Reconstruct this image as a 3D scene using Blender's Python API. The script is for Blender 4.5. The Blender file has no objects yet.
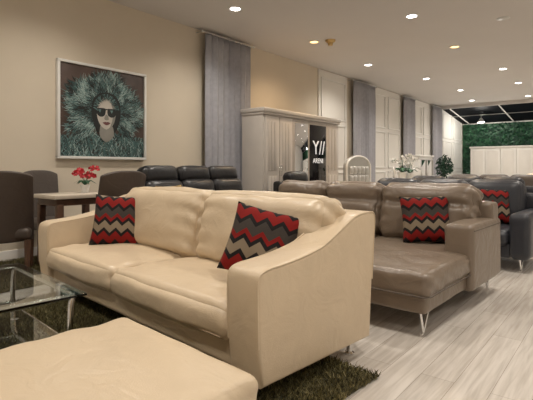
import bpy, bmesh, math, random
from mathutils import Vector, Matrix, noise
random.seed(7)
R = math.radians
scene = bpy.context.scene
COL = scene.collection
scene.view_settings.view_transform = 'Standard'

# ------------------------------------------------------------------ materials
def new_mat(name):
    m = bpy.data.materials.new(name); m.use_nodes = True
    nt = m.node_tree; b = nt.nodes['Principled BSDF']
    return m, nt, b

def plain(name, col, rough=0.5, metal=0.0, emit=None, estr=0.0, var=0.04, scale=6.0, bump=0.0, bscale=80.0, trans=0.0, coat=0.0, spec=None):
    m, nt, b = new_mat(name)
    N = nt.nodes; L = nt.links
    tc = N.new('ShaderNodeTexCoord')
    if var > 0:
        nz = N.new('ShaderNodeTexNoise'); nz.inputs['Scale'].default_value = scale; nz.inputs['Detail'].default_value = 4
        L.new(tc.outputs['Object'], nz.inputs['Vector'])
        cr = N.new('ShaderNodeValToRGB')
        c1 = [max(0, c*(1-var)) for c in col]; c2 = [min(1, c*(1+var)) for c in col]
        cr.color_ramp.elements[0].position = 0.3; cr.color_ramp.elements[1].position = 0.7
        cr.color_ramp.elements[0].color = (*c1, 1); cr.color_ramp.elements[1].color = (*c2, 1)
        L.new(nz.outputs['Fac'], cr.inputs['Fac']); L.new(cr.outputs['Color'], b.inputs['Base Color'])
    else:
        b.inputs['Base Color'].default_value = (*col, 1)
    b.inputs['Roughness'].default_value = rough
    b.inputs['Metallic'].default_value = metal
    if spec is not None: b.inputs['Specular IOR Level'].default_value = spec
    if trans: b.inputs['Transmission Weight'].default_value = trans
    if coat: b.inputs['Coat Weight'].default_value = coat
    if bump > 0:
        v = N.new('ShaderNodeTexVoronoi'); v.inputs['Scale'].default_value = bscale
        L.new(tc.outputs['Object'], v.inputs['Vector'])
        bp = N.new('ShaderNodeBump'); bp.inputs['Strength'].default_value = bump; bp.inputs['Distance'].default_value = 0.002
        L.new(v.outputs['Distance'], bp.inputs['Height']); L.new(bp.outputs['Normal'], b.inputs['Normal'])
    if emit:
        b.inputs['Emission Color'].default_value = (*emit, 1); b.inputs['Emission Strength'].default_value = estr
    return m

def leather(name, col, rough=0.33, crease=0.014):
    m = plain(name, col, rough=rough, var=0.035, scale=5, bump=0.2, bscale=170)
    nt = m.node_tree; N = nt.nodes; L = nt.links; b = N['Principled BSDF']
    tc = N.new('ShaderNodeTexCoord'); nz = N.new('ShaderNodeTexNoise'); nz.inputs['Scale'].default_value = 6
    nz.inputs['Distortion'].default_value = 1.8; nz.inputs['Detail'].default_value = 2
    L.new(tc.outputs['Object'], nz.inputs['Vector'])
    bp = N.new('ShaderNodeBump'); bp.inputs['Strength'].default_value = 0.35; bp.inputs['Distance'].default_value = crease
    L.new(nz.outputs['Fac'], bp.inputs['Height'])
    old = b.inputs['Normal'].links[0].from_node
    L.new(old.outputs['Normal'], bp.inputs['Normal']); L.new(bp.outputs['Normal'], b.inputs['Normal'])
    return m

M_beige = leather('beige_leather', (0.63, 0.505, 0.355))
M_seam = plain('beige_seam', (0.40, 0.30, 0.20), 0.6)
M_taupe = leather('taupe_leather', (0.195, 0.150, 0.112), 0.30, 0.02)
M_taupe_seam = plain('taupe_seam', (0.10, 0.078, 0.06), 0.6)
M_black = leather('black_leather', (0.012, 0.012, 0.014), 0.33)
M_navy = leather('charcoal_leather', (0.03, 0.032, 0.04), 0.36)
M_brown = leather('brown_leather', (0.06, 0.042, 0.032), 0.5)
M_gbrown = leather('greybrown_leather', (0.085, 0.068, 0.058), 0.5)
M_chrome = plain('chrome', (0.8, 0.8, 0.8), 0.12, 1.0, var=0)
M_silver = plain('silver_paint', (0.55, 0.54, 0.52), 0.35, 0.6)
M_wall = plain('wall_paint_beige', (0.70, 0.62, 0.50), 0.85, var=0.02, scale=2)
M_wallw = plain('wall_paint_white', (0.80, 0.77, 0.72), 0.7, var=0.02, scale=2)
M_trim = plain('trim_white', (0.84, 0.82, 0.78), 0.5, var=0.02)
M_ceil = plain('ceiling_paint', (0.65, 0.62, 0.59), 0.9, var=0.015, scale=1)
M_curtain = plain('curtain_grey', (0.41, 0.41, 0.45), 0.5, var=0.08, scale=12)
M_ward = plain('wardrobe_greige', (0.56, 0.52, 0.48), 0.4, var=0.03)
M_ward2 = plain('wardrobe_groove', (0.42, 0.385, 0.35), 0.5, var=0.03)
M_mirror = plain('mirror', (0.85, 0.87, 0.9), 0.02, 1.0, var=0)
M_blackpanel = plain('painted_dark_reflection', (0.006, 0.006, 0.008), 0.08, var=0)  # flat black stands in for the dark reflection in a mirror panel
M_night = plain('night_glazing', (0.006, 0.007, 0.010), 0.6, var=0, spec=0.05)
M_letter = plain('painted_sign_reflection', (0.7, 0.7, 0.7), 0.5, emit=(1, 1, 1), estr=0.35, var=0)  # glow imitates a sign's reflection in the mirror; not a lit sign
M_wood = plain('walnut_wood', (0.10, 0.05, 0.03), 0.4, var=0.2, scale=9)
M_tabletop = plain('table_top_cream', (0.66, 0.58, 0.48), 0.18, var=0.06)
M_white = plain('white_gloss', (0.8, 0.79, 0.76), 0.3, var=0.02)
M_red = plain('petal_red', (0.50, 0.015, 0.025), 0.5, var=0.15)
M_petalw = plain('petal_white', (0.85, 0.85, 0.82), 0.5, var=0.03)
M_green = plain('leaf_green', (0.022, 0.10, 0.042), 0.5, var=0.3)
M_green2 = plain('leaf_green_dark', (0.010, 0.05, 0.026), 0.6, var=0.3)
M_lampon = plain('lamp_glow', (1, 1, 1), 0.5, emit=(1, 0.96, 0.90), estr=16, var=0)
M_lampwarm = plain('lamp_glow_warm', (1, .8, .5), 0.5, emit=(1, 0.62, 0.22), estr=3, var=0)
M_brass = plain('brass', (0.55, 0.38, 0.16), 0.3, 1.0, var=0)
M_rug = [plain('rug_fibre_a', (0.042, 0.037, 0.012), 0.8, var=0.2), plain('rug_fibre_b', (0.11, 0.092, 0.032), 0.7, var=0.2), plain('rug_fibre_c', (0.24, 0.20, 0.08), 0.6, var=0.2)]
M_glass, nt, b = new_mat('clear_glass')
b.inputs['Base Color'].default_value = (0.90, 0.96, 0.94, 1); b.inputs['Roughness'].default_value = 0.01
b.inputs['Transmission Weight'].default_value = 1.0; b.inputs['IOR'].default_value = 1.45

def floor_mat():
    m, nt, b = new_mat('laminate_planks'); N = nt.nodes; L = nt.links
    tc = N.new('ShaderNodeTexCoord'); br = N.new('ShaderNodeTexBrick')
    L.new(tc.outputs['Object'], br.inputs['Vector'])
    br.inputs['Scale'].default_value = 1.0; br.inputs['Brick Width'].default_value = 1.35; br.inputs['Row Height'].default_value = 0.17
    br.inputs['Mortar Size'].default_value = 0.0014; br.inputs['Mortar Smooth'].default_value = 0.2
    br.offset = 0.37
    br.inputs['Color1'].default_value = (0.65, 0.605, 0.555, 1); br.inputs['Color2'].default_value = (0.56, 0.515, 0.465, 1)
    br.inputs['Mortar'].default_value = (0.32, 0.28, 0.24, 1)
    mp = N.new('ShaderNodeMapping'); mp.inputs['Scale'].default_value = (1.1, 16, 1)
    L.new(tc.outputs['Object'], mp.inputs['Vector'])
    nz = N.new('ShaderNodeTexNoise'); nz.inputs['Scale'].default_value = 2.2; nz.inputs['Detail'].default_value = 6; nz.inputs['Distortion'].default_value = 0.4
    L.new(mp.outputs['Vector'], nz.inputs['Vector'])
    cr = N.new('ShaderNodeValToRGB'); cr.color_ramp.elements[0].color = (0.80, 0.78, 0.76, 1); cr.color_ramp.elements[1].color = (1.05, 1.05, 1.05, 1)
    cr.color_ramp.elements[0].position = 0.32; cr.color_ramp.elements[1].position = 0.62
    L.new(nz.outputs['Fac'], cr.inputs['Fac'])
    mx = N.new('ShaderNodeMix'); mx.data_type = 'RGBA'; mx.blend_type = 'MULTIPLY'; mx.inputs['Factor'].default_value = 1
    L.new(br.outputs['Color'], mx.inputs[6]); L.new(cr.outputs['Color'], mx.inputs[7]); L.new(mx.outputs[2], b.inputs['Base Color'])
    b.inputs['Roughness'].default_value = 0.25
    return m
M_floor = floor_mat()

def chevron_mat(cols, name='chevron_fabric', amp=0.048, period=0.30):
    m, nt, b = new_mat(name); N = nt.nodes; L = nt.links
    tc = N.new('ShaderNodeTexCoord'); sp = N.new('ShaderNodeSeparateXYZ'); L.new(tc.outputs['Object'], sp.inputs[0])
    pp = N.new('ShaderNodeMath'); pp.operation = 'PINGPONG'; pp.inputs[1].default_value = amp
    L.new(sp.outputs['X'], pp.inputs[0])
    ml = N.new('ShaderNodeMath'); ml.operation = 'MULTIPLY'; ml.inputs[1].default_value = 0.95; L.new(pp.outputs[0], ml.inputs[0])
    ad = N.new('ShaderNodeMath'); ad.operation = 'ADD'; L.new(ml.outputs[0], ad.inputs[0]); L.new(sp.outputs['Z'], ad.inputs[1])
    dv = N.new('ShaderNodeMath'); dv.operation = 'DIVIDE'; dv.inputs[1].default_value = period; L.new(ad.outputs[0], dv.inputs[0])
    a2 = N.new('ShaderNodeMath'); a2.operation = 'ADD'; a2.inputs[1].default_value = 10.55; L.new(dv.outputs[0], a2.inputs[0])
    fr = N.new('ShaderNodeMath'); fr.operation = 'FRACT'; L.new(a2.outputs[0], fr.inputs[0])
    cr = N.new('ShaderNodeValToRGB'); cr.color_ramp.interpolation = 'CONSTANT'
    e = cr.color_ramp.elements
    e[0].position = 0; e[0].color = (*cols[0], 1); e[1].position = 1/len(cols); e[1].color = (*cols[1], 1)
    for i in range(2, len(cols)):
        x = e.new(i/len(cols)); x.color = (*cols[i], 1)
    L.new(fr.outputs[0], cr.inputs['Fac']); L.new(cr.outputs['Color'], b.inputs['Base Color'])
    b.inputs['Roughness'].default_value = 0.85; b.inputs['Specular IOR Level'].default_value = 0.2
    wv = N.new('ShaderNodeTexNoise'); wv.inputs['Scale'].default_value = 220; L.new(tc.outputs['Object'], wv.inputs['Vector'])
    bp = N.new('ShaderNodeBump'); bp.inputs['Strength'].default_value = 0.4; bp.inputs['Distance'].default_value = 0.002
    L.new(wv.outputs['Fac'], bp.inputs['Height']); L.new(bp.outputs['Normal'], b.inputs['Normal'])
    return m
RED = (0.21, 0.012, 0.010); BLK = (0.014, 0.012, 0.012); TAN = (0.23, 0.18, 0.125); GRY = (0.055, 0.046, 0.04)
M_chev = chevron_mat([RED, RED, BLK, TAN, TAN, BLK, RED, GRY, GRY, BLK])
M_leop = plain('spotted_fabric', (0.30, 0.20, 0.08), 0.8, var=0.7, scale=28)

# ------------------------------------------------------------------ helpers
def link(o, parent=None, loc=(0,0,0), rot=(0,0,0)):
    COL.objects.link(o); o.location = loc; o.rotation_euler = rot
    if parent: o.parent = parent
    return o
def empty(name, loc, rz=0.0):
    e = bpy.data.objects.new(name, None); e.empty_display_size = 0.2
    return link(e, None, loc, (0, 0, R(rz)))
def mesh_obj(name, bm, mats, parent=None, loc=(0,0,0), rot=(0,0,0), smooth=True, ang=40):
    bmesh.ops.recalc_face_normals(bm, faces=bm.faces[:])
    me = bpy.data.meshes.new(name); bm.to_mesh(me); bm.free()
    if not isinstance(mats, (list, tuple)): mats = [mats]
    for m in mats: me.materials.append(m)
    if smooth:
        me.shade_smooth(); me.set_sharp_from_angle(angle=R(ang))
    return link(bpy.data.objects.new(name, me), parent, loc, rot)
def box(name, lo, hi, mat, parent=None, bev=0.006, seg=2):
    c = [(a+b)/2 for a, b in zip(lo, hi)]; s = [b-a for a, b in zip(lo, hi)]
    bm = bmesh.new(); bmesh.ops.create_cube(bm, size=1)
    bmesh.ops.scale(bm, vec=s, verts=bm.verts)
    if bev > 0: bmesh.ops.bevel(bm, geom=bm.edges[:], offset=min(bev, min(s)*0.45), segments=seg, profile=0.5, affect='EDGES')
    return mesh_obj(name, bm, mat, parent, c)
def soft(name, lo, hi, mat, parent=None, r=0.05, crown=(0,0,0), wr=0.004, n=18, rot=(0,0,0), seed=0.0, crease=None, puck=0.0):
    """upholstered block: rounded, crowned, gently wrinkled; crease=(z_rel, depth) pinches the front face; puck gathers leather at the side seams"""
    c = Vector([(a+b)/2 for a, b in zip(lo, hi)]); h = Vector([(b-a)/2 for a, b in zip(lo, hi)])
    r = min(r, min(h)*0.98); bm = bmesh.new()
    T = [math.sin(math.pi/2*(-1+2*i/n)) for i in range(n+1)]
    for ax in range(3):
        for sg in (-1, 1):
            g = []
            for i in range(n+1):
                row = []
                for j in range(n+1):
                    p = [0,0,0]; p[ax] = sg; p[(ax+1)%3] = T[i]; p[(ax+2)%3] = T[j]
                    row.append(bm.verts.new(p))
                g.append(row)
            for i in range(n):
                for j in range(n):
                    f = [g[i][j], g[i+1][j], g[i+1][j+1], g[i][j+1]]
                    bm.faces.new(f if sg > 0 else f[::-1])
    bmesh.ops.remove_doubles(bm, verts=bm.verts, dist=1e-5)
    for v in bm.verts:
        u = v.co.copy(); p = Vector((u.x*h.x, u.y*h.y, u.z*h.z))
        q = Vector([max(-(h[k]-r), min(h[k]-r, p[k])) for k in range(3)])
        d = p-q
        if d.length > 1e-9: p = q + d.normalized()*r
        for k in range(3):
            a, b_ = (k+1)%3, (k+2)%3
            w = max(0, 1-u[a]**2)**0.6*max(0, 1-u[b_]**2)**0.6
            p[k] += crown[k]*w*u[k]
        if crease:
            p.x += crease[1]*math.exp(-((p.z/h.z-crease[0])/0.09)**2)*(0.5-0.5*u.x)
        if puck:
            p += (d.normalized() if d.length > 1e-9 else Vector((0,0,0)))*puck*abs(u.y)**3*math.sin(p.z*55+3*p.x*10+seed)
        nn = noise.noise_vector((p+c+Vector((seed,0,0)))*6.0)
        p += nn*wr
        v.co = p
    return mesh_obj(name, bm, mat, parent, c, rot, ang=75)
def tube(name, pts, rad, mat, parent=None, cyclic=False, res=3, loc=(0,0,0), rot=(0,0,0)):
    cu = bpy.data.curves.new(name, 'CURVE'); cu.dimensions = '3D'; cu.bevel_depth = rad; cu.bevel_resolution = res
    s = cu.splines.new('POLY'); s.points.add(len(pts)-1)
    for i, p in enumerate(pts): s.points[i].co = (*p, 1)
    s.use_cyclic_u = cyclic; cu.materials.append(mat)
    cu.use_fill_caps = True
    return link(bpy.data.objects.new(name, cu), parent, loc, rot)
def cyl(name, r1, r2, z0, z1, mat, parent=None, loc=(0,0,0), rot=(0,0,0), seg=20):
    bm = bmesh.new(); bmesh.ops.create_cone(bm, cap_ends=True, segments=seg, radius1=r1, radius2=r2, depth=z1-z0)
    bmesh.ops.translate(bm, vec=(0,0,(z0+z1)/2), verts=bm.verts)
    return mesh_obj(name, bm, mat, parent, loc, rot)
def lathe(name, prof, mat, parent=None, loc=(0,0,0), seg=24):
    bm = bmesh.new(); rings = []
    for r, z in prof:
        rings.append([bm.verts.new((r*math.cos(2*math.pi*i/seg), r*math.sin(2*math.pi*i/seg), z)) for i in range(seg)])
    for a, b_ in zip(rings, rings[1:]):
        for i in range(seg): bm.faces.new([a[i], a[(i+1)%seg], b_[(i+1)%seg], b_[i]])
    return mesh_obj(name, bm, mat, parent, loc)
def profile_arm(name, pts, y0, y1, mat, parent, bev=0.035):
    """side profile (x,z) extruded along y with rounded rims"""
    bm = bmesh.new()
    a = [bm.verts.new((x, y0, z)) for x, z in pts]; b_ = [bm.verts.new((x, y1, z)) for x, z in pts]
    fa = bm.faces.new(a); fb = bm.faces.new(b_[::-1]); n = len(pts)
    for i in range(n): bm.faces.new([a[i], a[(i+1)%n], b_[(i+1)%n], b_[i]])
    bmesh.ops.recalc_face_normals(bm, faces=bm.faces[:])
    ed = list(set(list(fa.edges)+list(fb.edges)))
    bmesh.ops.bevel(bm, geom=ed, offset=bev, segments=4, profile=0.5, affect='EDGES', clamp_overlap=True)
    return mesh_obj(name, bm, mat, parent, ang=50)
def smooth_pts(ctrl, k=6):
    out = []
    for i in range(len(ctrl)-1):
        p0 = Vector(ctrl[max(i-1,0)]); p1 = Vector(ctrl[i]); p2 = Vector(ctrl[i+1]); p3 = Vector(ctrl[min(i+2,len(ctrl)-1)])
        for j in range(k):
            t = j/k
            out.append(tuple(0.5*((2*p1)+(-p0+p2)*t+(2*p0-5*p1+4*p2-p3)*t*t+(-p0+3*p1-3*p2+p3)*t**3)))
    out.append(tuple(ctrl[-1])); return out

def pillow(name, loc, rot, size=0.44, th=0.15, mat=None):
    n = 22; bm = bmesh.new()
    for sg in (-1, 1):
        g = []
        for i in range(n+1):
            row = []
            for j in range(n+1):
                u = -1+2*i/n; v = -1+2*j/n
                x = u*size/2*(1-0.07*(1-v*v)**1.0*abs(u)); z = v*size/2*(1-0.07*(1-u*u)*abs(v))
                t = th/2*(max(0, (1-u**4))*max(0, (1-v**4)))**0.55
                t *= 1+0.10*noise.noise(Vector((x*9, z*9, sg*3.1+loc[0])))
                row.append(bm.verts.new((x, sg*t, z)))
            g.append(row)
        for i in range(n):
            for j in range(n): bm.faces.new([g[i][j], g[i+1][j], g[i+1][j+1], g[i][j+1]])
    bmesh.ops.remove_doubles(bm, verts=bm.verts, dist=1e-5)
    return mesh_obj(name, bm, mat or M_chev, None, loc, [R(a) for a in rot], ang=80)

# ------------------------------------------------------------------ room shell
WY, CZ, XE, XF, YR, XB = 5.80, 3.50, 17.95, 21.3, -3.4, -3.0
box('floor', (XB, YR, -0.1), (XF, WY, 0), M_floor, bev=0)
box('wall_left', (XB, WY, 0), (XF, WY+0.15, CZ+0.1), M_wall, bev=0)
box('wall_right', (XB, YR-0.15, 0), (XF, YR, CZ+0.1), M_wallw, bev=0)
box('wall_back', (XB-0.15, YR, 0), (XB, WY, CZ+0.1), M_wallw, bev=0)
box('wall_far', (XF, YR, 0), (XF+0.15, WY, CZ+0.1), M_wallw, bev=0)
box('ceiling', (XB, YR, CZ), (XE, WY, CZ+0.12), M_ceil, bev=0)
box('baseboard_left', (XB, WY-0.018, 0.0), (XF, WY, 0.11), M_trim)
box('baseboard_right', (XB, YR, 0.0), (XF, YR+0.018, 0.11), M_trim)
pan = empty('trim_panelling', (0, WY, 0))
for a, b_ in ((9.2, 10.6), (12.0, 14.2), (15.1, 17.3), (18.4, 21.2)):
    box('panel_face', (a, -0.03, 0.11), (b_, -0.001, CZ-0.02), M_wallw, pan, 0)
    k = 2 if b_-a > 1.8 else 1
    w = (b_-a)/k
    for i in range(k):
        for z0, z1 in ((0.25, 1.0), (1.1, 2.2), (2.3, 3.3)):
            x0, x1 = a+i*w+0.1, a+(i+1)*w-0.1
            for lo, hi in (((x0, z0), (x1, z0+0.04)), ((x0, z1-0.04), (x1, z1)), ((x0, z0), (x0+0.04, z1)), ((x1-0.04, z0), (x1, z1))):
                box('moulding', (lo[0], -0.055, lo[1]), (hi[0], -0.03, hi[1]), M_trim, pan, 0.008)
sk = empty('window_1', (XE, 0, CZ))
dx, dz = XF-XE, -0.45
ang = math.atan2(-dz, dx); ln = math.hypot(dx, dz)
g = box('glazing', (0, YR, 0.0), (ln, WY, 0.02), M_night, sk, 0); g.rotation_euler = (0, ang, 0)
g.location = (dx/2, (YR+WY)/2, dz/2+0.03)
for i in range(6):
    y = WY-0.35-i*1.75
    tube('mullion', [(0, y, -0.02), (dx, y, dz-0.02)], 0.022, M_trim, sk)
tube('cross_bar', [(dx*.5, YR, dz*.5-0.03), (dx*.5, WY, dz*.5-0.03)], 0.014, M_silver, sk)
box('trim_1', (XE-0.02, YR, CZ-0.12), (XE+0.06, WY, CZ), M_ceil, bev=0.004)
bm = bmesh.new()
def quad(bm, c, u, v, mi=0):
    f = bm.faces.new([bm.verts.new(c-u-v*0.2), bm.verts.new(c+v*-1), bm.verts.new(c+u-v*0.2), bm.verts.new(c+v)]); f.material_index = mi
for i in range(15000):
    c = Vector((-random.random()*0.12, random.uniform(YR+0.1, WY-0.1), random.uniform(0.05, 3.0)))
    u = Vector((random.uniform(-.6,.2), random.uniform(-1,1), random.uniform(-1,1))).normalized()*0.05
    v = Vector((random.uniform(-.6,.2), random.uniform(-1,1), random.uniform(-1,1))).normalized()*0.07
    quad(bm, c, u, v, random.choice((0,1,1)))
bmesh.ops.create_cube(bm, size=1, matrix=Matrix.Translation((-0.02, (YR+WY)/2, 1.52)) @ Matrix.Diagonal((0.04, WY-YR-0.1, 3.0, 1)))
hd = mesh_obj('hedge_wall', bm, [M_green, M_green2], None, (XF-0.02, 0, 0), smooth=False)

# ------------------------------------------------------------------ curtains
def curtain(x0, x1, name='curtain'):
    e = empty(name, (x0, WY-0.16, 0)); w = x1-x0; n = int(w*90); m = 16; bm = bmesh.new(); g = []
    folds = max(5, round(w*7))
    for i in range(n+1):
        row = []
        for j in range(m+1):
            z = 0.02+(CZ-0.10)*j/m; t = i/n; ph = 2*math.pi*folds*t+0.35*math.sin(9*t+j*0.15)
            amp = 0.042*(0.8+0.3*math.sin(5.3*t*folds/4+1.3))*(1 if j < m-1 else 0.8)
            row.append(bm.verts.new((w*t+0.012*math.sin(2*ph), amp*math.sin(ph), z)))
        g.append(row)
    for i in range(n):
        for j in range(m): bm.faces.new([g[i][j], g[i+1][j], g[i+1][j+1], g[i][j+1]])
    o = mesh_obj('drape', bm, M_curtain, e, ang=180)
    s = o.modifiers.new('s', 'SOLIDIFY'); s.thickness = 0.004
    tube('rod', [(-0.08, -0.01, CZ-0.07), (w+0.08, -0.01, CZ-0.07)], 0.014, M_silver, e)
    for xx in (-0.08, w+0.08):
        bm = bmesh.new(); bmesh.ops.create_uvsphere(bm, u_segments=12, v_segments=8, radius=0.025)
        mesh_obj('finial', bm, M_silver, e, (xx, -0.01, CZ-0.07))
        tube('bracket', [(xx*0.98+0.01, -0.01, CZ-0.07), (xx*0.98+0.01, 0.155, CZ-0.07)], 0.008, M_silver, e)
    return e
curtain(5.37, 6.55); curtain(10.75, 12.0); curtain(14.2, 15.1); curtain(17.0, 18.0)

# ------------------------------------------------------------------ framed portrait
PW, PH = 1.335, 1.262
pic = empty('framed_portrait', (2.87, WY-0.02, 1.244))
P_bg = plain('print_ground', (0.085, 0.055, 0.045), 0.5, var=0.4, scale=3)
P_c = [plain('print_ink', (0.018, 0.021, 0.022), 0.5, var=0.1), plain('print_teal', (0.045, 0.105, 0.105), 0.5, var=0.2), plain('print_grey', (0.13, 0.23, 0.225), 0.5, var=0.2),
       plain('print_light', (0.36, 0.47, 0.45), 0.5, var=0.1), plain('print_skin', (0.58, 0.54, 0.48), 0.5, var=0.06, scale=4), plain('print_lips', (0.16, 0.06, 0.06), 0.5, var=0.1), plain('print_shade', (0.28, 0.27, 0.24), 0.5, var=0.1)]
box('canvas', (0, -0.02, 0), (PW, 0.018, PH), P_bg, pic, 0.002)
for lo, hi in (((-0.02, -0.02), (PW+0.02, 0.015)), ((-0.02, PH-0.015), (PW+0.02, PH+0.02)), ((-0.02, 0), (0.015, PH)), ((PW-0.015, 0), (PW+0.02, PH))):
    box('frame_bar', (lo[0], -0.045, lo[1]), (hi[0], 0.018, hi[1]), M_white, pic, 0.003)
bm = bmesh.new(); layer = [0.0205]
fx, fz = 0.68, 0.64
def clampP(x, z): return (min(PW-0.016, max(0.016, x)), min(PH-0.016, max(0.016, z)))
def strand(x, z, a, l, w, mi):
    layer[0] += 2.5e-6; y = -layer[0]
    bend = random.uniform(-1.0, 1.0); cur = [x, z]; P = []
    for k in range(6):
        t = k/5; aa = a+bend*t; ww = w*(1-t)**0.7*(1 if k else 0.6)
        P.append((cur[0], cur[1], -math.sin(aa)*ww, math.cos(aa)*ww))
        cur[0] += math.cos(aa)*l/5; cur[1] += math.sin(aa)*l/5
    vs = []
    for sgn in (1, -1):
        row = []
        for p in P:
            q = clampP(p[0]+sgn*p[2], p[1]+sgn*p[3]); row.append(bm.verts.new((q[0], y, q[1])))
        vs.append(row)
    for i in range(5):
        f = bm.faces.new([vs[0][i], vs[0][i+1], vs[1][i+1], vs[1][i]]); f.material_index = mi
for i in range(1500):
    x = random.uniform(0.02, PW-0.02); z = random.uniform(0.0, 0.40)*(1-0.35*abs(x-fx))
    strand(x, z, random.uniform(-2.6, -0.5), random.uniform(0.08, 0.2), 0.006, random.choice((0, 0, 1, 1, 1, 2, 2, 3)))
NS = 4600
for i in range(NS):
    rr = 0.56-0.39*(i/NS)
    a = random.uniform(-1.0, math.pi+1.0)
    k = 0.9+0.2*random.random()
    lump = 1+0.07*math.sin(a*5+1)+0.05*math.sin(a*11)
    x = fx+math.cos(a)*rr*1.02*k*lump; z = fz+math.sin(a)*rr*0.86*k*lump+0.02
    tone = noise.noise(Vector((x*7, z*7, 2.0)))*0.9+random.random()-0.40
    mi = 0 if tone < -0.16 else 1 if tone < 0.10 else 2 if tone < 0.38 else 3
    if rr < 0.23: mi = random.choice((0, 0, 0, 1, 1, 2))
    strand(x, z, a+random.uniform(-0.7, 0.7), random.uniform(0.05, 0.12), 0.0055, mi)
def poly(pts, mi, smoothk=0):
    layer[0] += 3e-4
    if smoothk: pts = smooth_pts(list(pts)+[pts[0]], smoothk)[:-1]
    f = bm.faces.new([bm.verts.new((fx+p[0]*1.15, -layer[0], fz+p[1]*1.1)) for p in pts]); f.material_index = mi
poly([(-.17,.16),(-.08,.24),(.06,.25),(.17,.17),(.20,0),(.15,-.2),(.02,-.34),(-.14,-.22),(-.20,0)], 0, 4)
poly([(-.125,.12),(-.06,.19),(.05,.19),(.12,.12),(.13,0),(.11,-.12),(.05,-.20),(0,-.225),(-.06,-.19),(-.11,-.11),(-.13,0)], 4, 4)
poly([(-.08,-.17),(0,-.22),(.08,-.17),(.10,-.3),(.0,-.38),(-.09,-.3)], 6, 3)
poly([(.05,.17),(.12,.11),(.13,0),(.11,-.12),(.05,-.19),(.08,-.1),(.09,.02),(.07,.1)], 6, 3)
poly([(-.14,.045),(-.02,.05),(-.012,.0),(-.03,-.045),(-.08,-.06),(-.125,-.03)], 0, 4)
poly([(.02,.05),(.14,.045),(.125,-.03),(.08,-.06),(.03,-.045),(.012,0)], 0, 4)
poly([(-.03,.045),(.03,.045),(.03,.03),(-.03,.03)], 0)
poly([(-.11,.03),(-.07,.035),(-.085,-.01)], 2)
poly([(.05,.03),(.09,.035),(.075,-.01)], 2)
poly([(-.012,-.03),(.014,-.03),(.032,-.085),(.0,-.1),(-.03,-.085)], 6, 3)
poly([(-.055,-.135),(-.015,-.12),(0,-.126),(.015,-.12),(.055,-.135),(.0,-.165)], 5, 3)
for i in range(220):
    a = random.uniform(0.15, math.pi-0.15)
    strand(fx+math.cos(a)*0.21, fz+math.sin(a)*0.26, a+math.pi+random.uniform(-.5, .5), random.uniform(.05, .12), 0.006, random.choice((0, 0, 1, 2)))
    layer[0] += 1e-5
mesh_obj('print', bm, P_c, pic, smooth=False)

# ------------------------------------------------------------------ wardrobe
wd = empty('mirrored_wardrobe', (6.12, 4.95, 0))
Lw, Dw, Hw = 2.62, 0.53, 2.17
box('carcass', (0, 0.03, 0.08), (Lw, Dw, Hw-0.08), M_ward, wd)
box('plinth', (0.02, 0.05, 0), (Lw-0.02, Dw-0.02, 0.08), M_ward2, wd)
box('cornice', (-0.04, -0.03, Hw-0.08), (Lw+0.04, Dw+0.01, Hw), M_ward, wd, 0.02, 3)
box('cornice_lower', (-0.02, -0.01, Hw-0.12), (Lw+0.02, Dw, Hw-0.08), M_ward, wd, 0.01)
def wdoor(x0, x1, hx):
    box('door', (x0+.006, 0.0, 0.1), (x1-.006, 0.03, Hw-0.14), M_ward, wd, 0.004)
    for z0, z1 in ((0.2, 0.95), (1.05, Hw-0.24)):
        for k in range(3):
            xx = x0+0.07+k*(x1-x0-0.14)/3
            box('door_panel', (xx+.006, -0.008, z0), (xx+(x1-x0-0.14)/3-.006, 0.0, z1), M_ward, wd, 0.005)
    tube('handle', [(hx, -0.004, 0.95), (hx, -0.03, 0.96), (hx, -0.03, 1.14), (hx, -0.004, 1.15)], 0.007, M_chrome, wd)
wdoor(0.03, 0.44, 0.41); wdoor(0.44, 0.86, 0.47); wdoor(2.08, 2.59, 2.12)
for x0, x1 in ((0.86, 1.40), (1.40, 2.08)):
    box('mirror_frame', (x0+.004, 0.0, 0.1), (x1-.004, 0.03, Hw-0.14), M_ward2, wd)
box('mirror_glass', (0.92, -0.006, 0.2), (1.37, 0.0, Hw-0.2), M_mirror, wd, 0.002)
box('mirror_painted_dark', (1.43, -0.006, 0.2), (2.05, 0.0, Hw-0.2), M_blackpanel, wd, 0.002)  # second mirror panel, its dark reflection painted in as black
def text(name, s, size, loc, rot, mat, parent, ext=0.003):
    cu = bpy.data.curves.new(name, 'FONT'); cu.body = s; cu.size = size; cu.extrude = ext; cu.materials.append(mat)
    return link(bpy.data.objects.new(name, cu), parent, loc, rot)
text('sign_reflection_big', 'Y//', 0.40, (1.53, -0.012, 1.38), (R(90), 0, 0), M_letter, wd)  # reflection of a sign, modelled as glowing text on the panel
text('sign_reflection_small', 'ARENI', 0.14, (1.54, -0.012, 1.20), (R(90), 0, 0), M_letter, wd)  # smaller line of the same imitated reflection

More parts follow.
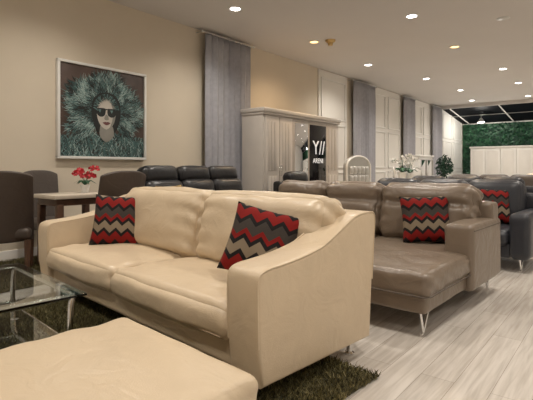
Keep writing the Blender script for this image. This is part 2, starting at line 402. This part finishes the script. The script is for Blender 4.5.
# ------------------------------------------------------------------ downlights
def downlight(x, y, warm=False, power=110, rad=0.075):
    e = empty('recessed_downlight', (x, y, CZ))
    lathe('trim_ring', [(rad+0.03, 0.0), (rad+0.03, -0.008), (rad+0.01, -0.014), (rad-0.004, -0.006), (rad-0.004, 0.0)], M_white, e)
    cyl('lens', rad, rad, -0.008, -0.002, M_lampwarm if warm else M_lampon, e)
    l = bpy.data.lights.new('lamp', 'SPOT'); l.energy = power; l.spot_size = R(145); l.spot_blend = 1.0
    l.shadow_soft_size = 0.08; l.color = (1, 0.74, 0.48) if warm else (1, 0.925, 0.825)
    link(bpy.data.objects.new('lamp', l), e, (0, 0, -0.03))
PWR = 128
for x, y, w in [(4.99,4.6,0),(6.97,2.65,0),(7.24,4.64,1),(9.27,2.66,1),(9.63,4.69,0),(12.06,2.34,0),(12.1,4.2,0),(14.3,2.39,0),(14.55,4.0,0),(17.1,2.57,0),(17.0,4.3,0)]:
    downlight(x, y, bool(w), PWR*(1.3 if x > 9 else 1.15))
for x, y in [(2.6,4.6),(0.2,4.6),(4.6,2.65),(2.2,2.65),(-0.2,2.65),(4.6,0.4),(2.2,0.4),(-0.2,0.4),(7.0,0.4),(9.3,0.4),(-0.2,-1.9),(2.2,-1.9),(4.6,-1.9),(7.0,-1.9),(12.0,0.0),(14.5,0.0),(12,-2),(17,0)]:
    downlight(x, y, False, PWR)
sp = empty('smoke_detector', (7.35, 4.35, CZ))
lathe('body', [(0.0,-0.10),(0.04,-0.10),(0.05,-0.05),(0.09,-0.03),(0.10,0.0)], M_brass, sp)
vt = empty('ceiling_vent', (8.0, 1.55, CZ))  # grey round air vent
lathe('grille', [(0.0,-0.012),(0.08,-0.012),(0.10,0.0)], M_silver, vt)
for y in (4.6, 1.5):
    e = empty('pendant_lamp', (19.6, y, 3.1))
    tube('cord', [(0,0,0.18),(0,0,0)], 0.008, M_chrome, e)
    lathe('shade', [(0.05,0.0),(0.14,-0.16),(0.13,-0.16),(0.045,-0.01)], M_white, e)
    bm = bmesh.new(); bmesh.ops.create_uvsphere(bm, u_segments=16, v_segments=10, radius=0.05); mesh_obj('bulb', bm, M_lampon, e, (0,0,-0.1))
    l = bpy.data.lights.new('lamp', 'POINT'); l.energy = 80; l.shadow_soft_size = 0.08; l.color = (1, .95, .87)
    link(bpy.data.objects.new('lamp', l), e, (0, 0, -0.22))

# ------------------------------------------------------------------ beige sofa
def chrome_foot(parent, x, y, h=0.12):
    lathe('leg', [(0.0,0.0),(0.03,0.0),(0.03,0.012),(0.018,0.02),(0.016,h-0.02),(0.028,h-0.01),(0.028,h)], M_chrome, parent, (x, y, 0), 18)
sofa = empty('beige_leather_sofa', (1.52, 1.27, 0), -5.8)
armp = [(0.03, 0.11), (0.005, 0.3), (0.0, 0.56)] + smooth_pts([(0.0,0.56),(0.012,0.618),(0.06,0.642),(0.18,0.652),(0.32,0.668),(0.48,0.700),(0.61,0.752),(0.72,0.805),(0.80,0.835),(0.90,0.845),(0.972,0.838),(0.985,0.79)], 4)[1:] + [(0.955, 0.45), (0.93, 0.11)]
profile_arm('arm_near', armp, 0.0, 0.21, M_beige, sofa, 0.02)
profile_arm('arm_far', armp, 2.50, 2.70, M_beige, sofa, 0.02)
for yy in (0.004, 0.206, 2.504, 2.696):
    tube('arm_piping', [(x+0.005 if x < .5 else x-0.005, yy, z-0.004) for x, z in armp[1:-1]], 0.005, M_beige, sofa)
soft('base', (0.05, 0.19, 0.13), (0.92, 2.51, 0.30), M_beige, sofa, r=0.03, wr=0.003)
for y0, y1 in ((0.20, 1.38), (1.38, 2.50)):
    soft('seat_cushion', (-0.01, y0, 0.265), (0.76, y1, 0.435), M_beige, sofa, r=0.055, crown=(0.02, 0.0, 0.04), wr=0.008, seed=y0, n=34, puck=0.006)
    tube('seat_piping', [(-0.002, y0+0.05, 0.29), (-0.002, y1-0.05, 0.29)], 0.005, M_seam, sofa)
for y0, y1 in ((0.10, 1.225), (1.215, 2.37)):
    soft('back_cushion', (0.58, y0, 0.40), (0.86, y1, 0.925), M_beige, sofa, r=0.10, crown=(0.05, 0.015, 0.014), wr=0.013, seed=y0+3, rot=(0, R(12), 0), n=34, puck=0.009)
    k = math.tan(R(12))
    tube('cushion_welt', [(0.655+(z-0.66)*k*0.9, y, z) for y, z in ((y0+0.012, 0.5), (y0+0.012, 0.82), (y0+0.05, 0.885), (y0+0.12, 0.905), (y1-0.12, 0.905), (y1-0.05, 0.885), (y1-0.012, 0.82), (y1-0.012, 0.5))], 0.005, M_beige, sofa)
soft('back_frame', (0.82, 0.17, 0.12), (0.965, 2.51, 0.80), M_beige, sofa, r=0.05)
for x, y in ((0.08, 0.1), (0.86, 0.1), (0.08, 2.6), (0.86, 2.6)): chrome_foot(sofa, x, y)
pillow('chevron_throw_pillow', (2.20, 3.37, 0.655), (-18, 3, -46), 0.44)
pillow('chevron_throw_pillow', (1.985, 1.625, 0.675), (-24, 13, -62), 0.41, th=0.14)

# ------------------------------------------------------------------ ottoman
ot = empty('beige_leather_ottoman', (1.17, 0.975, 0), -5.2)
soft('body', (-0.80, 0.0, 0.09), (0.0, 0.885, 0.30), M_beige, ot, r=0.035)
soft('top', (-0.815, -0.012, 0.27), (0.012, 0.897, 0.40), M_beige, ot, r=0.045, crown=(0.0, 0.0, 0.014), wr=0.005, n=28, puck=0.004)
tube('piping', [(-0.77, -0.012, 0.285), (-0.03, -0.012, 0.285), (0.012, 0.03, 0.285), (0.012, 0.85, 0.285), (-0.03, 0.897, 0.285), (-0.77, 0.897, 0.285)], 0.0045, M_seam, ot)
for x in (-0.72, -0.08):
    for y in (0.09, 0.8): chrome_foot(ot, x, y, 0.1)

# ------------------------------------------------------------------ shag rugs
def rug(name, loc, rz, sx, sy, n, h=0.035):
    e = empty(name, loc, rz)
    box('backing', (0, 0, 0.001), (sx, sy, 0.012), M_rug[0], e, 0.004)
    vs, fs, mi = [], [], []
    for i in range(n):
        x = random.uniform(-0.01, sx+0.01); y = random.uniform(-0.01, sy+0.01)
        a = random.uniform(0, 2*math.pi); w = random.uniform(.003, .006); l = random.uniform(.01, .035); b_ = random.uniform(0, 2*math.pi)
        k = len(vs)
        vs += [(x-math.cos(a)*w, y-math.sin(a)*w, 0.008), (x+math.cos(a)*w, y+math.sin(a)*w, 0.008), (x+math.cos(b_)*l, y+math.sin(b_)*l, 0.008+h*random.uniform(.5, 1))]
        fs.append((k, k+1, k+2)); mi.append(random.choice((0, 1, 1, 2)))
    me = bpy.data.meshes.new('pile'); me.from_pydata(vs, [], fs)
    for m in M_rug: me.materials.append(m)
    me.polygons.foreach_set('material_index', mi)
    link(bpy.data.objects.new('pile', me), e)
rug('shag_rug', (0.43, 1.20, 0), -5.8, 1.78, 2.75, 100000)
rug('shag_rug', (1.25, 4.25, 0), 0, 1.9, 1.4, 26000)

# ------------------------------------------------------------------ glass coffee table
ct = empty('glass_coffee_table', (1.30, 2.29, 0), -5.8)
TL, TD, TZ = 1.12, 0.72, 0.42
box('glass_top', (-TD, 0, TZ-0.012), (0, TL, TZ), M_glass, ct, 0.0015, 1)
box('glass_shelf', (-TD+0.08, 0.08, 0.16), (-0.08, TL-0.08, 0.168), M_glass, ct, 0.001, 1)
def bar(p, q, w=0.012):
    tube('frame_bar', [p, q], w, M_chrome, ct)
for y in (0.07, TL-0.07):
    bar((-TD+0.05, y, TZ-0.025), (-0.05, y, TZ-0.025))
    for x in (-TD+0.05, -0.05):
        sgn = 1 if x > -0.3 else -1
        pts = smooth_pts([(x, y, TZ-0.025), (x-sgn*0.01, y, 0.34), (x-sgn*0.015, y, 0.2), (x-sgn*0.005, y, 0.08), (x, y, 0.045)], 5)
        tube('leg', pts, 0.016, M_chrome, ct)
        lathe('foot', [(0,0.0),(0.028,0.0),(0.028,0.04),(0.012,0.05)], M_chrome, ct, (x, y, 0), 16)
    bar((-TD+0.06, y, 0.15), (-0.06, y, 0.15))
for x in (-TD+0.05, -0.05):
    bar((x, 0.07, TZ-0.025), (x, TL-0.07, TZ-0.025)); bar((x-(0.015 if x > -.3 else -0.015), 0.07, 0.15), (x-(0.015 if x > -.3 else -0.015), TL-0.07, 0.15), 0.009)

# ------------------------------------------------------------------ grey chaise sofa
gs = empty('taupe_chaise_sofa', (2.85, 0.98, 0), -2.5)
soft('chaise_base', (0.03, 0.03, 0.15), (1.45, 1.0, 0.29), M_taupe, gs, r=0.03)
soft('chaise_cushion', (0.0, 0.0, 0.26), (1.42, 1.02, 0.42), M_taupe, gs, r=0.05, crown=(0.0, 0.0, 0.025), wr=0.009, n=34, puck=0.005)
tube('chaise_piping', [(1.3, -0.002, 0.275), (0.04, -0.002, 0.275), (-0.002, 0.04, 0.275), (-0.002, 0.98, 0.275)], 0.0045, M_taupe_seam, gs)
soft('seat_base', (0.70, 1.0, 0.15), (1.45, 2.22, 0.29), M_taupe, gs, r=0.03)
for y0, y1 in ((1.02, 1.62), (1.62, 2.22)):
    soft('seat_cushion', (0.66, y0, 0.26), (1.42, y1, 0.43), M_taupe, gs, r=0.055, crown=(0, 0, 0.02))
soft('arm_near', (0.83, -0.02, 0.14), (1.66, 0.20, 0.655), M_taupe, gs, r=0.04, crown=(0, 0.006, 0.008))
soft('arm_far', (0.70, 2.20, 0.14), (1.66, 2.40, 0.655), M_taupe, gs, r=0.04)
tube('arm_seam', [(0.87, -0.022, 0.61), (1.62, -0.022, 0.61)], 0.004, M_taupe_seam, gs)
soft('back_frame', (1.44, 0.0, 0.14), (1.66, 2.40, 0.80), M_taupe, gs, r=0.04)
for y0, y1 in ((0.10, 1.0), (1.0, 1.67), (1.67, 2.34)):
    soft('back_cushion', (1.27, y0, 0.40), (1.55, y1, 0.95), M_taupe, gs, r=0.10, crown=(0.04, 0.01, 0.006), wr=0.013, seed=y0, rot=(0, R(11), 0), n=36, crease=(0.30, 0.04), puck=0.009)
def vleg(parent, x, y, sx, h=0.16, mat=None):
    mat = mat or M_chrome
    tube('leg', [(x+sx*0.09, y, h), (x+sx*0.0, y, 0.02), (x-sx*0.015, y, 0.008), (x-sx*0.03, y, 0.008)], 0.009, mat, parent)
    tube('leg_brace', [(x-sx*0.045, y, h), (x+sx*0.0, y, 0.02)], 0.009, mat, parent)
for x, y, s in ((0.10, 0.07, 1), (1.56, 0.07, -1), (0.10, 0.93, 1), (1.56, 2.3, -1), (0.8, 2.3, 1)): vleg(gs, x, y, s)
pillow('chevron_throw_pillow', (4.02, 1.40, 0.645), (-20, -3, -62), 0.43)

# ------------------------------------------------------------------ generic sofa
def make_sofa(name, loc, rz, L, depth, n, mat, seat_z=0.43, arm_z=0.62, back_z=0.95, aw=0.2, base_z=0.14, head=True):
    e = empty(name, loc, rz)
    soft('base', (0.04, aw-0.02, base_z), (depth-0.06, L-aw+0.02, 0.30), mat, e, r=0.03, n=12)
    soft('arm_near', (0.0, 0.0, base_z), (depth, aw, arm_z), mat, e, r=0.06, crown=(0, 0, 0.012), n=14)
    soft('arm_far', (0.0, L-aw, base_z), (depth, L, arm_z), mat, e, r=0.06, crown=(0, 0, 0.012), n=14)
    soft('back_frame', (depth-0.18, 0.02, base_z), (depth, L-0.02, back_z-0.15), mat, e, r=0.05, n=12)
    w = (L-2*aw)/n
    for i in range(n):
        y0 = aw+i*w; y1 = y0+w
        soft('seat_cushion', (-0.01, y0, 0.27), (depth-0.2, y1, seat_z), mat, e, r=0.06, crown=(0.01, 0, 0.025), n=12, seed=i)
        if head:
            soft('back_cushion', (depth-0.40, y0, seat_z-0.02), (depth-0.13, y1, back_z-0.18), mat, e, r=0.09, crown=(0.03, 0.01, 0), n=12, rot=(0, R(9), 0), seed=i+2)
            soft('headrest', (depth-0.28, y0+0.01, back_z-0.24), (depth-0.05, y1-0.01, back_z), mat, e, r=0.08, crown=(0.02, 0.01, 0.01), n=12, rot=(0, R(12), 0), seed=i+6)
        else:
            soft('back_cushion', (depth-0.38, y0, seat_z-0.02), (depth-0.10, y1, back_z), mat, e, r=0.1, crown=(0.03, 0.01, 0.005), n=16, rot=(0, R(11), 0), seed=i+2)
    for x in (0.10, depth-0.1):
        for y in (0.1, L-0.1): vleg(e, x, y, 1 if x < 0.3 else -1, base_z+0.01)
    return e
make_sofa('charcoal_leather_sofa', (5.28, 0.78, 0), -3, 2.3, 0.98, 3, M_navy, head=False)
pillow('chevron_throw_pillow', (5.80, 1.25, 0.655), (-20, 3, -66), 0.42)
make_sofa('black_recliner_sofa', (5.35, 4.08, 0), 90, 1.98, 0.95, 3, M_black, back_z=1.12, arm_z=0.64, aw=0.10)
pillow('spotted_throw_pillow', (3.72, 4.52, 0.68), (-20, 0, 0), 0.42, mat=M_leop)
make_sofa('charcoal_leather_sofa', (7.7, 1.15, 0), -2, 2.3, 0.95, 3, M_navy, head=False)
make_sofa('brown_leather_sofa', (10.3, 1.2, 0), -2, 2.3, 0.95, 3, M_gbrown, head=False)
make_sofa('black_recliner_armchair', (6.95, 3.85, 0), 90, 0.95, 0.85, 1, M_black, back_z=1.03)
make_sofa('cream_armchair', (12.9, 1.3, 0), 0, 1.0, 0.9, 1, M_beige)

# ------------------------------------------------------------------ dining set
def dining_chair(loc, rz, mat, name='dining_chair', w=0.54, wing=0.16):
    e = empty(name, loc, rz)
    soft('seat', (-w/2+0.02, -0.22, 0.36), (w/2-0.02, 0.27, 0.48), mat, e, r=0.045, crown=(0, 0, 0.015), n=12)
    bm = bmesh.new(); g = []; n, m = 16, 12
    for i in range(n+1):
        row = []
        for j in range(m+1):
            u = -1+2*i/n; t = j/m
            ww = w/2*(0.93+0.07*t); z = 0.34+0.72*t-0.05*abs(u)**3*t
            y = -0.22-0.09*t+wing*abs(u)**2.4*(1-0.55*t)
            row.append(bm.verts.new((u*ww, y, z)))
        g.append(row)
    for i in range(n):
        for j in range(m): bm.faces.new([g[i][j], g[i+1][j], g[i+1][j+1], g[i][j+1]])
    o = mesh_obj('backrest', bm, mat, e, ang=180)
    s = o.modifiers.new('s', 'SOLIDIFY'); s.thickness = 0.05; s.offset = 0
    b_ = o.modifiers.new('b', 'BEVEL'); b_.width = 0.018; b_.segments = 3; b_.limit_method = 'ANGLE'
    for x in (-1, 1):
        for y, sp_ in ((-0.19, -0.04), (0.22, 0.0)):
            bm = bmesh.new(); bmesh.ops.create_cone(bm, cap_ends=True, segments=4, radius1=0.02, radius2=0.032, depth=0.36)
            for v in bm.verts:
                if v.co.z < 0: v.co.y += sp_
            mesh_obj('leg', bm, M_wood, e, (x*(w/2-0.05), y, 0.18), (0, 0, 0))
    return e
dining_chair((1.92, 5.04, 0.012), -28, M_brown, w=0.60, wing=0.24)
dining_chair((2.62, 5.46, 0.012), 180, M_gbrown, w=0.46, wing=0.05)
dining_chair((2.72, 4.34, 0.012), 4, M_brown, w=0.56)
dt = empty('dining_table', (2.28, 4.66, 0.012))
box('top', (0, 0, 0.755), (0.68, 0.54, 0.80), M_tabletop, dt, 0.008)
box('apron', (0.05, 0.05, 0.68), (0.63, 0.49, 0.755), M_wood, dt, 0.004)
for x in (0.05, 0.58):
    for y in (0.03, 0.44): box('leg', (x, y, 0), (x+0.07, y+0.07, 0.70), M_wood, dt, 0.008)

def leafmesh(name, stems, mat, parent, size):
    bm = bmesh.new()
    for c in stems:
        for k in range(5):
            a = k*2*math.pi/5+random.random(); d = Vector((math.cos(a), math.sin(a)*0.6, math.sin(a))).normalized()
            s = d.cross(Vector((0.3, 1, 0.2))).normalized()
            p = Vector(c)
            f = bm.faces.new([bm.verts.new(p), bm.verts.new(p+d*size*.6+s*size*.45), bm.verts.new(p+d*size), bm.verts.new(p+d*size*.6-s*size*.45)])
    return mesh_obj(name, bm, mat, parent, smooth=False)
def orchid(name, loc, petal, sc=1.0, seed=1):
    random.seed(seed); e = empty(name, loc)
    lathe('pot', [(0, 0.0), (0.05*sc, 0.0), (0.075*sc, 0.12*sc), (0.07*sc, 0.12*sc), (0.06*sc, 0.10*sc), (0, 0.10*sc)], M_white, e)
    heads = []
    for k in range(4):
        a = k*1.7+0.4; pts = smooth_pts([(0, 0, 0.1*sc), (0.03*math.cos(a)*sc, 0.03*math.sin(a)*sc, 0.2*sc), (0.10*math.cos(a)*sc, 0.08*math.sin(a)*sc, 0.28*sc+0.03*k*sc), (0.2*math.cos(a)*sc, 0.16*math.sin(a)*sc, 0.26*sc+0.04*k*sc)], 4)
        tube('stem', pts, 0.004*sc, M_green, e); heads += [pts[-1], pts[-3], pts[-5], pts[-7]]
    leafmesh('blooms', heads, petal, e, 0.055*sc)
    bm = bmesh.new()
    for k in range(7):
        a = k*0.9; d = Vector((math.cos(a), math.sin(a), 0)); s = Vector((-d.y, d.x, 0))
        p0 = Vector((0,0,0.1*sc)); p1 = d*0.09*sc+Vector((0,0,0.19*sc)); p2 = d*0.19*sc+Vector((0,0,0.13*sc))
        vs = [bm.verts.new(q) for q in (p0, p1+s*.03*sc, p2, p1-s*.03*sc)]; bm.faces.new(vs)
    mesh_obj('leaves', bm, M_green, e, smooth=False)
    return e
orchid('potted_red_orchid', (2.80, 4.98, 0.813), M_red, 0.75, 3)

# ------------------------------------------------------------------ background furniture
hb = empty('upholstered_bed', (9.15, 5.0, 0))
bm = bmesh.new()
pts = [(0, 0.1), (0, 1.1)] + [(0.6-0.6*math.cos(math.pi*i/16), 1.12+0.26*math.sin(math.pi*i/16)) for i in range(1, 16)] + [(1.2, 1.1), (1.2, 0.1)]
a = [bm.verts.new((x, 0, z)) for x, z in pts]; b2 = [bm.verts.new((x, 0.08, z)) for x, z in pts]
bm.faces.new(a); bm.faces.new(b2[::-1])
for i in range(len(pts)): bm.faces.new([a[i], a[(i+1)%len(pts)], b2[(i+1)%len(pts)], b2[i]])
mesh_obj('headboard', bm, M_silver, hb, ang=30)
tube('headboard_rim', [(x, -0.01, z) for x, z in pts], 0.025, M_white, hb)
for i in range(5):
    for j in range(3):
        soft('tuft', (0.12+i*0.195, -0.03, 0.55+j*0.2), (0.30+i*0.195, 0.02, 0.74+j*0.2), M_silver, hb, r=0.03, crown=(0, 0.02, 0), n=6)
soft('mattress', (0.02, -0.55, 0.3), (1.18, -0.03, 0.52), M_white, hb, r=0.06, n=12)
box('bed_base', (0.0, -0.55, 0.0), (1.2, 0.0, 0.3), M_silver, hb, 0.01)
cs = empty('console_table', (10.35, 4.05, 0))
box('top', (0, 0, 0.78), (1.0, 0.4, 0.82), M_white, cs)
box('drawer_box', (0.04, 0.03, 0.64), (0.96, 0.37, 0.78), M_white, cs)
for x in (0.02, 0.93):
    for y in (0.02, 0.33): lathe('leg', [(0.02,0),(0.03,0.1),(0.018,0.3),(0.03,0.55),(0.035,0.66)], M_white, cs, (x+0.03, y+0.03, 0), 12)
orchid('potted_white_orchid', (10.55, 4.25, 0.82), M_petalw, 1.5, 5)
orchid('potted_white_orchid', (10.95, 4.22, 0.82), M_petalw, 1.3, 8)
def wchair(loc, rz):
    e = empty('white_ornate_chair', loc, rz)
    soft('seat', (-0.23, -0.22, 0.42), (0.23, 0.22, 0.52), M_white, e, r=0.04, n=8)
    ring = [(0.2*math.cos(t*math.pi/12), -0.24, 0.86+0.26*math.sin(t*math.pi/12)) for t in range(24)]
    tube('back_rim', ring, 0.02, M_silver, e, cyclic=True)
    soft('back_pad', (-0.16, -0.26, 0.66), (0.16, -0.22, 1.06), M_white, e, r=0.02, n=8)
    for x in (-0.19, 0.19):
        tube('back_post', [(x*0.8, -0.24, 0.45), (x*0.9, -0.24, 0.8)], 0.015, M_silver, e)
        for y in (-0.19, 0.19): tube('leg', smooth_pts([(x, y, 0.44), (x*1.1, y*1.1, 0.25), (x, y, 0.0)], 4), 0.017, M_silver, e)
wchair((9.75, 3.85, 0), 200); wchair((11.9, 4.2, 0), 160)
cb = empty('glass_display_cabinet', (12.6, 4.55, 0))
box('carcass', (0, 0.02, 0.0), (1.1, 0.4, 1.42), M_white, cb, 0.01)
box('top', (-0.03, -0.02, 1.42), (1.13, 0.42, 1.47), M_white, cb, 0.01)
for x in (0.04, 0.57):
    box('pane', (x, -0.004, 0.2), (x+0.48, 0.018, 1.34), M_mirror, cb, 0.003)
    tube('pane_frame', [(x,-.008,.2),(x+.48,-.008,.2),(x+.48,-.008,1.34),(x,-.008,1.34)], 0.014, M_silver, cb, cyclic=True)
wc = empty('white_cupboard', (18.6, 0, 0))
box('carcass', (0, -1.6, 0), (0.6, 4.75, 1.86), M_wallw, wc, 0.01)
box('top', (-0.03, -1.63, 1.86), (0.63, 4.78, 1.92), M_trim, wc, 0.01)
for i in range(12):
    y = -1.58+i*0.527
    box('door', (-0.025, y+0.008, 0.08), (-0.002, y+0.519, 1.83), M_trim, wc, 0.006)
    box('door_inset', (-0.034, y+0.08, 0.16), (-0.026, y+0.45, 1.75), M_wallw, wc, 0.004)
pp_ = empty('potted_plant', (16.2, 5.0, 0))
lathe('pot', [(0,0),(0.16,0),(0.2,0.4),(0.18,0.4),(0.16,0.36),(0,0.36)], M_black, pp_)
tube('trunk', [(0,0,0.35),(0.02,0.01,0.9)], 0.018, M_wood, pp_)
bm = bmesh.new()
for i in range(500):
    d = Vector((random.gauss(0,1), random.gauss(0,1), random.gauss(0,1))).normalized()*random.random()**.4
    c = Vector((d.x*0.3, d.y*0.3, 1.15+d.z*0.4))
    quad(bm, c, Vector((random.uniform(-1,1), random.uniform(-1,1), random.uniform(-1,1))).normalized()*0.03, Vector((random.uniform(-1,1), random.uniform(-1,1), random.uniform(-1,1))).normalized()*0.07)
mesh_obj('foliage', bm, M_green2, pp_, smooth=False)

# ------------------------------------------------------------------ world & camera
w = bpy.data.worlds.new('night'); scene.world = w; w.use_nodes = True
w.node_tree.nodes['Background'].inputs[0].default_value = (0.02, 0.025, 0.04, 1); w.node_tree.nodes['Background'].inputs[1].default_value = 0.3
cam = bpy.data.cameras.new('camera'); co = bpy.data.objects.new('camera', cam); COL.objects.link(co)
co.location = (0, 0, 1.1); co.rotation_euler = (R(90), 0, R(38.7-90))
cam.lens = 30.4; cam.sensor_width = 36; cam.shift_y = -32/533; cam.clip_start = 0.05
scene.camera = co
